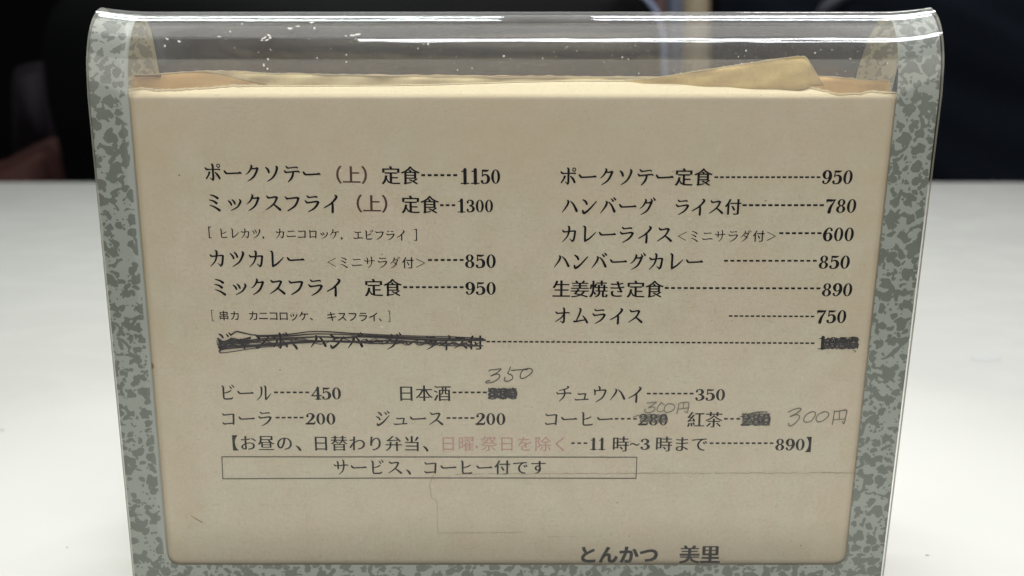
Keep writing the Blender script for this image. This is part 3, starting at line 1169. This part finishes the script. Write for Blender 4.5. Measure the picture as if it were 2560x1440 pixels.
for k in range(3):
    x0 = 880 + 60 * k
    sc.append(jit([(x0 + i * 16, 847 + k * 3 + i * 0.5 + (9 if i % 2 else 0)) for i in range(int((1212 - x0) / 16))], 2.4, 1.5))
sc.append(jit([(600, 862), (650, 846), (700, 864), (750, 846), (800, 860), (850, 844), (900, 858), (950, 846), (1010, 858), (1060, 846)], 2.2, 2))
pen(sc, M_PEN, 'marker_scribble')

def block_out(x0, x1, y0, y1, n, w, mat, zig=10, name='marker_scribble'):
    st = []
    for k in range(n):
        y = y0 + (y1 - y0) * (k + 0.5) / n
        m = zig
        st.append([(x0 + (x1 - x0) * i / m + R5.uniform(-1, 1), y + R5.uniform(-1.6, 1.6), w * R5.uniform(.7, 1.3)) for i in range(m + 1)])
    for k in range(3):
        st.append([(x0 + (x1 - x0) * i / 8, (y0 if (i + k) % 2 else y1) + R5.uniform(-2, 2), w * .6) for i in range(9)])
    pen(st, mat, name)
block_out(2060, 2144, 846, 871, 5, 4.2, M_PEN)
pen([[(2122, 845, 2.5), (2136, 843, 3), (2147, 849, 2.5), (2141, 855, 3), (2146, 862, 3), (2136, 868, 3), (2120, 872, 3)],
     [(2133, 876, 1.5), (2139, 878, 1.8), (2137, 881, 1.2)]], M_PEN, 'marker_scribble')
block_out(1222, 1290, 971, 996, 5, 4.0, M_PEN)
M_PENC2 = plain('soft_pencil', (0.085, 0.078, 0.065), 0.45, 0.4, 0.5, 900)
block_out(1600, 1666, 1036, 1056, 5, 1.9, M_PENC2, name='pencil_scribble')
block_out(1856, 1924, 1034, 1063, 7, 2.7, M_PENC2, name='pencil_scribble')
for q in ([(1870, 1036, 2), (1892, 1031, 4), (1919, 1029.5, 1.5)], [(1583, 1043, 1.5), (1597, 1038, 2)], [(1850, 1042, 1.5), (1860, 1040, 3)]):
    pen([q], M_PENC2, 'pencil_scribble')

def z3(pts, ox, oy, s, w):
    return [(ox + x / s, oy + y / s, w) for x, y in pts]
W = 2.3
pen([z3([(1405, 132), (1415, 118), (1470, 112), (1545, 104), (1495, 150), (1425, 186), (1500, 162), (1532, 190), (1490, 236), (1430, 262), (1370, 266), (1380, 245), (1415, 240)], 920, 900, 4.645, W),
     z3([(1655, 78), (1635, 130), (1625, 155), (1672, 180), (1680, 215), (1640, 242), (1600, 245), (1582, 230), (1592, 200)], 920, 900, 4.645, W),
     z3([(1665, 122), (1730, 116), (1850, 112)], 920, 900, 4.645, W),
     [(1310, 922, W), (1302, 934, W), (1301, 944, W), (1308, 946, W), (1318, 941, W), (1328, 933, W), (1331, 925, W), (1323, 921, W), (1313, 923, W)]],
    M_PEN, 'handwritten_price', 'thin dark handwritten 350')
pen([z3([(1430, 500), (1480, 494), (1540, 490), (1490, 525), (1445, 556), (1500, 545), (1522, 570), (1480, 605), (1425, 612), (1400, 590), (1410, 570)], 1310, 900, 4.645, 2.6),
     z3([(1600, 495), (1565, 530), (1545, 575), (1565, 600), (1600, 598), (1630, 575)], 1310, 900, 4.645, 2.4),
     z3([(1590, 490), (1632, 520)], 1310, 900, 4.645, 2.0),
     z3([(1670, 510), (1635, 545), (1630, 590), (1660, 610), (1720, 590), (1752, 550), (1730, 515), (1680, 508)], 1310, 900, 4.645, 2.4),
     z3([(1800, 505), (1790, 560), (1775, 625)], 1310, 900, 4.645, 2.4),
     z3([(1815, 500), (1905, 492), (1912, 540), (1895, 612), (1870, 600)], 1310, 900, 4.645, 2.6),
     z3([(1855, 500), (1850, 560)], 1310, 900, 4.645, 2.2), z3([(1800, 570), (1900, 556)], 1310, 900, 4.645, 2.2)],
    M_PENCIL, 'handwritten_price', 'small grey pencilled 300 yen beside the coffee price')
pen([z3([(1258, 605), (1330, 572), (1385, 562), (1408, 575), (1350, 622), (1278, 658), (1350, 636), (1388, 650), (1370, 700), (1320, 750), (1275, 766), (1258, 735)], 1700, 900, 4.645, 2.8),
     z3([(1540, 598), (1470, 635), (1438, 690), (1455, 722), (1510, 715), (1555, 670), (1575, 620), (1548, 598)], 1700, 900, 4.645, 2.4),
     z3([(1680, 600), (1610, 630), (1580, 680), (1600, 718), (1660, 705), (1715, 660), (1728, 620), (1690, 600)], 1700, 900, 4.645, 2.4),
     z3([(1795, 590), (1785, 660), (1770, 748)], 1700, 900, 4.645, 2.6),
     z3([(1800, 600), (1870, 590), (1935, 585), (1928, 650), (1905, 738), (1885, 715)], 1700, 900, 4.645, 2.8),
     z3([(1855, 600), (1850, 690)], 1700, 900, 4.645, 2.2), z3([(1790, 695), (1915, 685)], 1700, 900, 4.645, 2.2)],
    M_PENCIL, 'handwritten_price', 'large grey pencilled 300 yen beside the tea price')

# ---- crease lines and small marks in the paper
def wob(x0, x1, y0, y1, step, a, w, gaps=0.0):
    out, cur, x = [], [], x0
    while x <= x1:
        f = (x - x0) / (x1 - x0)
        if R5.random() < gaps:
            if len(cur) > 1: out.append(cur)
            cur = []
        cur.append((x, y0 + (y1 - y0) * f + R5.uniform(-a, a), w * R5.uniform(.5, 1.3)))
        x += step
    if len(cur) > 1: out.append(cur)
    return out
cr = wob(1140, 2140, 1185, 1182, 9, 1.3, 1.3, 0.03) + wob(1094, 1310, 1333, 1331, 14, 0.6, 0.9, 0.08) + wob(1340, 1500, 1342, 1342, 14, 0.6, 0.8, 0.3)
cr += [[(1084, 1186, 1), (1078, 1200, 1.3), (1074, 1212, 1.1), (1077, 1228, 1.2), (1080, 1245, 1.2), (1092, 1256, 1), (1093, 1300, .8), (1095, 1330, .9)]]
pen(cr, M_CREASE, 'crease_line')
M_SPOT = plain('brown_spot', (0.30, 0.19, 0.09), 0.9, 0.1, 0.3, 500)
def blob(x, y, rx, ry, n=12):
    return [(x + rx * cos(2 * pi * k / n) * R5.uniform(.7, 1.15), y + ry * sin(2 * pi * k / n) * R5.uniform(.7, 1.15)) for k in range(n)]
for (x, y, rx, ry) in [(380, 915, 5, 9), (1576, 1103, 1.5, 1.5), (2003, 1364, 2.5, 2), (1573, 1340, 1.5, 1.5), (448, 438, 3, 2), (1683, 429, 2, 1.5),
                       (1914, 502, 2.5, 1.5), (540, 440, 2, 1.5), (1385, 852, 2, 3), (700, 925, 2, 2), (955, 636, 2, 1.5), (1543, 1257, 2, 1.5)]:
    ink = Ink()
    ink.layer([on_card(px, py, 0.06) for px, py in blob(x, y, rx, ry)], [tuple(range(12))])
    ink.done('brown_spot', M_SPOT)
pen([[(477, 1289, 1.2), (488, 1296, 2.6), (505, 1306, 3.2)]], plain('scratch', (0.40, 0.28, 0.13), 0.9, 0.1, 0.2, 500), 'tan_scratch')

# ------------------------------------------------------------------ dust flakes on the bend
def front_hit(px, py):
    best = None
    for i in range(len(PP) - 1):
        def yy(p):
            Z = p.x * CP - p.y * SP; Y = p.x * SP + p.y * CP
            return 720 - FPX * Y / Z
        a, b = yy(PP[i]), yy(PP[i + 1])
        if PS[i + 1] > S_APEX:
            break
        if (a - py) * (b - py) <= 0:
            best = (i, (py - a) / ((b - a) or 1))
            break
    if not best:
        return None
    i, f = best
    p = PP[i].lerp(PP[i + 1], f) + PN[i] * 0.05
    Z = p.x * CP - p.y * SP
    return MV(((px - 1280) * Z / FPX, p.x, p.y))
fv, ff = [], []
def flake(x, y, rx, ry, rot=0.0):
    n = 9
    pts = []
    for k in range(n):
        a = 2 * pi * k / n
        dx, dy = rx * cos(a) * R5.uniform(.5, 1.2), ry * sin(a) * R5.uniform(.5, 1.2)
        q = front_hit(x + dx * cos(rot) - dy * sin(rot), y + dx * sin(rot) + dy * cos(rot))
        if q is None:
            return
        pts.append(q)
    b = len(fv)
    fv.extend(pts)
    ff.append(tuple(range(b, b + n)))
for a in [(418, 97, 5, 2.5, .4), (448, 104, 5, 3, .5), (412, 115, 2.5, 4, .2), (660, 95, 8, 3, -.5), (672, 88, 6, 3.5, .3), (655, 101, 4, 1.5, 0), (668, 100, 6, 2, -.3),
          (676, 94, 4, 3, .2), (660, 163, 3, 5, -.4), (669, 172, 3, 4, .3), (670, 148, 3, 3, .6), (676, 124, 1.5, 2, 0), (883, 89, 9, 2.5, .1), (895, 86, 8, 3, -.1),
          (865, 90, 3, 2, 0), (786, 70, 2.5, 3.5, 0), (793, 145, 1.5, 2.5, -.3), (866, 137, 2, 2, 0), (866, 155, 2, 2.5, 0), (1070, 110, 3.2, 3, 0), (1059, 110, 1.8, 1.5, 0),
          (1045, 121, 1.5, 2, 0), (1260, 140, 3, 2.5, 0), (1180, 171, 1.2, 2, 0), (1144, 175, 1.8, 2, 0), (1357, 146, 1.2, 2, 0), (1556, 143, 2, 3, .4), (1571, 148, 2, 2, 0),
          (1597, 184, 1.4, 2, 0), (1510, 156, 1.2, 2, 0), (1865, 127, 2, 2.5, .4), (1846, 142, 1.4, 2, 0), (1803, 101, 3, 3, .3), (1854, 158, 2, 1.5, 0), (2075, 100, 2.5, 2, 0),
          (2038, 132, 2.5, 2, -.6), (2080, 125, 1.5, 2, 0), (2126, 147, 2, 2, 0), (2052, 124, 1.2, 1.2, 0), (2114, 178, 1.4, 1.4, 0), (2092, 185, 1.4, 1.2, 0),
          (575, 79, 4, 1.5, 0), (605, 60, 2, 2, 0), (745, 66, 7, 1.8, 0), (780, 56, 8, 2, 0), (725, 71, 7, 2.5, 0), (548, 92, 7, 1.5, 0), (2118, 45, 3, 1, 0),
          (975, 580, 3, 1.5, 0), (1125, 773, 2, 1, 0), (1146, 771, 3, 1, -.5), (955, 817, 5, 1, 0), (1713, 1194, 3, 1.2, .5), (1729, 1197, 4, 1, 0), (865, 596, 3, 1, 0),
          (836, 597, 3, 1, 0), (1724, 547, 3, 1.2, 0), (852, 426, 2, 1.5, 0), (1100, 640, 1.5, 1, 0), (2290, 690, 1.2, 7, 0), (1985, 97, 4, 1.5, 0), (2219, 158, 2, 2.5, 0)]:
    flake(*a)
for k in range(150):
    r = R5.uniform(0.35, 1.0)
    flake(R5.uniform(350, 2190), R5.choice([R5.uniform(80, 205), R5.uniform(100, 190)]), r * R5.uniform(.8, 1.6), r, R5.uniform(0, 3))
o = new_obj('dust_flakes', fv, ff, M_SPECK)
o['kind'] = 'stuff'
adopt(o, stand)

# ------------------------------------------------------------------ table
def rounded_slab(name, x0, x1, y0, y1, z0, z1, mat, bev):
    bm = bmesh.new()
    bmesh.ops.create_cube(bm, size=1)
    for v in bm.verts:
        v.co = Vector(((x0 + x1) / 2 + v.co.x * (x1 - x0), (y0 + y1) / 2 + v.co.y * (y1 - y0), (z0 + z1) / 2 + v.co.z * (z1 - z0)))
    bmesh.ops.bevel(bm, geom=list(bm.edges), offset=bev, segments=3, affect='EDGES')
    me = bpy.data.meshes.new(name)
    bm.to_mesh(me)
    bm.free()
    for p in me.polygons:
        p.use_smooth = True
    o = bpy.data.objects.new(name, me)
    COL.objects.link(o)
    me.materials.append(mat)
    return o

FAR = 1.036
table = empty('dining_table', (0, 0.4, -0.7), 'white laminate table top under the menu stand, faintly stained', 'table')
tt = rounded_slab('table_top', -1.15, 1.15, -0.35, FAR, -0.03, 0.0, M_TABLE, 0.004)
adopt(tt, table)
M_STEEL = plain('dark_steel', (0.05, 0.05, 0.05), 0.4, 0.5)
for sx in (-1.05, 1.05):
    for sy in (-0.25, FAR - 0.1):
        lg = rounded_slab('leg', sx - 0.02, sx + 0.02, sy - 0.02, sy + 0.02, -0.70, -0.031, M_STEEL, 0.004)
        adopt(lg, table)
M_STAIN = plain('grey_stain', (0.40, 0.40, 0.39), 0.6, 0.3, 0.15, 60)
sv = []
for px, py in blob(2462, 896, 40, 8, 22):
    v = at_height(px, py, -185)
    sv.append(M(v[0], v[1], -184.85))
st = new_obj('stain', sv, [tuple(range(22))], M_STAIN)
adopt(st, table)
M_CRUMB = plain('dark_crumb', (0.40, 0.38, 0.33), 0.8, 0.2)
for (x, y, rx, ry) in ((2318, 1388, 6, 1.6), (168, 1369, 3, 1.5), (5, 1075, 6, 3)):
    cv = []
    for px, py in blob(x, y, rx, ry, 10):
        v = at_height(px, py, -185)
        cv.append(M(v[0], v[1], -184.8))
    adopt(new_obj('crumb_mark', cv, [tuple(range(10))], M_CRUMB), table)

# ------------------------------------------------------------------ what is behind the table
def outline_block(name, pts, F, depth, mat, bev, label, cat):
    """an outline on an upright plane F mm away, given real thickness and rounded edges"""
    bm = bmesh.new()
    vs = []
    for px, py in pts:
        v = at_depth(px, py, F)
        vs.append(bm.verts.new(MV(v)))
    f = bm.faces.new(vs)
    r = bmesh.ops.extrude_face_region(bm, geom=[f])
    for v in r['geom']:
        if isinstance(v, bmesh.types.BMVert):
            v.co.y += depth / 1000.0
    bmesh.ops.recalc_face_normals(bm, faces=bm.faces)
    ed = [e for e in bm.edges if abs(e.verts[0].co.y - e.verts[1].co.y) < 1e-6]
    bmesh.ops.bevel(bm, geom=ed, offset=bev, segments=4, affect='EDGES')
    me = bpy.data.meshes.new(name)
    bm.to_mesh(me)
    bm.free()
    for p in me.polygons:
        p.use_smooth = True
    me.materials.append(mat)
    o = bpy.data.objects.new(name, me)
    COL.objects.link(o)
    if label:
        o['label'] = label
        o['category'] = cat
    return o

M_BLACK = plain('black_vinyl', (0.002, 0.002, 0.0022), 0.6, 0.05, 0.3, 12)
back = outline_block('bench_backrest', [(165, 640), (150, 455), (130, 350), (104, 250), (92, 150), (95, 80), (118, 20), (165, -30), (250, -62), (420, -75),
                     (1400, -78), (1520, -62), (1585, -30), (1622, 0), (1645, 35), (1656, 90), (1660, 200), (1658, 640)], 1450, 90, M_BLACK, 0.018,
                     'wide black backrest with rounded corners behind the far edge of the table', 'backrest')
# rim highlight on its right shoulder, painted as a pale tube
def tube(name, pts, r, mat, seg=8):
    vs, fs = [], []
    for i, p in enumerate(pts):
        a, b = pts[max(0, i - 1)], pts[min(len(pts) - 1, i + 1)]
        d = (b - a).normalized()
        s = d.cross(Vector((0, 1, 0))).normalized()
        u = d.cross(s).normalized()
        for k in range(seg):
            t = 2 * pi * k / seg
            vs.append(p + s * r * cos(t) + u * r * sin(t))
        if i:
            for k in range(seg):
                fs.append(((i - 1) * seg + k, (i - 1) * seg + (k + 1) % seg, i * seg + (k + 1) % seg, i * seg + k))
    return new_obj(name, vs, fs, mat, None, None, True)
rim_path = [MV(at_depth(x, y, 1443)) for x, y in ((1560, -48), (1590, -24), (1614, -4), (1634, 18), (1648, 45), (1656, 80), (1660, 120), (1662, 200), (1662, 320), (1662, 500))]
pp = tube('rim_highlight', rim_path, 0.004, plain('blue_grey_highlight', (0.20, 0.24, 0.36), 0.35, 0.5, 0.1, 20))
pp.parent = back

# navy cloth with soft folds on the right
def navy():
    nx, ny = 90, 60
    vs, fs = [], []
    for j in range(ny + 1):
        for i in range(nx + 1):
            u, v = i / nx, j / ny
            px = 1815 + (2900 - 1815) * u - 22 * (1 - v) * (1 - u)
            py = -110 + (720 + 110) * v
            F = 1400 - 70 * (1 - (1 - min(1, u * 3)) ** 2)
            # diagonal drape folds
            F -= 5 * sin((px * 0.008 - py * 0.013) + 0.9 * sin(px * 0.006)) ** 3
            F -= 3 * sin(px * 0.011 + py * 0.006 + 1.0)
            d = (py + 25) - (px - 2340) * 0.50
            F -= 12 / (1 + math.exp(-max(-40, min(40, d / 14.0))))
            vs.append(MV(at_depth(px, py, F)))
    for j in range(ny):
        for i in range(nx):
            a = j * (nx + 1) + i
            fs.append((a, a + nx + 1, a + nx + 2, a + 1))
    t = NT('navy_cloth')
    tc = t.n('TexCoord').outputs['Object']
    wv = t.noise(tc, 600.0, 2)
    c = t.mix(wv.outputs[0], (0.003, 0.0042, 0.007), (0.006, 0.008, 0.0125))
    b = t.bsdf(c, 0.9, 0.05, t.bump(wv.outputs[0], 0.2, 0.0005))
    m = t.finish(b.outputs[0])
    o = new_obj('navy_cloth', vs, fs, m, None, None, True)
    md = o.modifiers.new('thickness', 'SOLIDIFY')
    md.thickness = 0.004
    o['label'] = 'dark navy cloth hanging in soft folds behind the right end of the table'
    o['category'] = 'cloth'
navy()
# cloth fold at the top, the light on it painted as grey
fold = outline_block('lit_fold', [(2040, 40), (2062, 8), (2090, -20), (2150, -40), (2140, -10), (2110, 6), (2075, 30), (2052, 48)], 1310, 18,
                     plain('lit_fold_grey', (0.035, 0.035, 0.042), 0.8, 0.2), 0.004,
                     'small fabric fold, painted grey as if lit, above the right end of the stand', 'fabric fold')

outline_block('red_cushion', [(-160, 700), (-160, 440), (0, 405), (60, 372), (108, 350), (128, 400), (146, 470), (150, 700)], 1500, 120,
              plain('dull_red_cover', (0.036, 0.014, 0.012), 0.8, 0.15), 0.02,
              'dull red brown cushion low behind the left end of the table', 'cushion')
outline_block('violet_cushion', [(15, 420), (15, 190), (28, 168), (70, 158), (110, 160), (130, 300), (135, 420)], 1620, 80,
              plain('dark_violet_cover', (0.006, 0.004, 0.006), 0.8, 0.15), 0.02,
              'very dark violet cushion seen dimly at the left, behind the table', 'cushion')
outline_block('beige_post', [(1712, 560), (1712, -200), (1775, -200), (1775, 560)], 2600, 60,
              plain('beige_paint', (0.20, 0.16, 0.10), 0.6, 0.3), 0.006,
              'narrow beige post between the two dark seats', 'post')
outline_block('blue_grey_panel', [(1672, 560), (1672, -200), (1711, -200), (1711, 560)], 2620, 40,
              plain('blue_grey_paint', (0.055, 0.065, 0.095), 0.6, 0.3), 0.004,
              'narrow blue grey panel left of the beige post', 'panel')
outline_block('red_brown_panel', [(1630, 560), (1630, -200), (1671, -200), (1671, 560)], 2640, 40,
              plain('red_brown_paint', (0.05, 0.022, 0.018), 0.6, 0.3), 0.004,
              'narrow red brown panel right of the black backrest', 'panel')

wall = new_obj('back_wall', [Vector((-5, 3.2, -0.75)), Vector((5, 3.2, -0.75)), Vector((5, 3.2, 1.0)), Vector((-5, 3.2, 1.0)),
                             Vector((-5, 3.3, 1.0)), Vector((5, 3.3, 1.0))],
               [(0, 1, 2, 3), (3, 2, 5, 4)], plain('dark_wall', (0.002, 0.002, 0.002), 0.8, 0.05, 0.4, 2))
wall['kind'] = 'structure'
fl = new_obj('floor', [Vector((-5, -2, -0.7)), Vector((5, -2, -0.7)), Vector((5, 3.2, -0.7)), Vector((-5, 3.2, -0.7))], [(0, 1, 2, 3)],
             plain('dark_floor', (0.02, 0.015, 0.012), 0.5, 0.3, 0.4, 3))
fl['kind'] = 'structure'
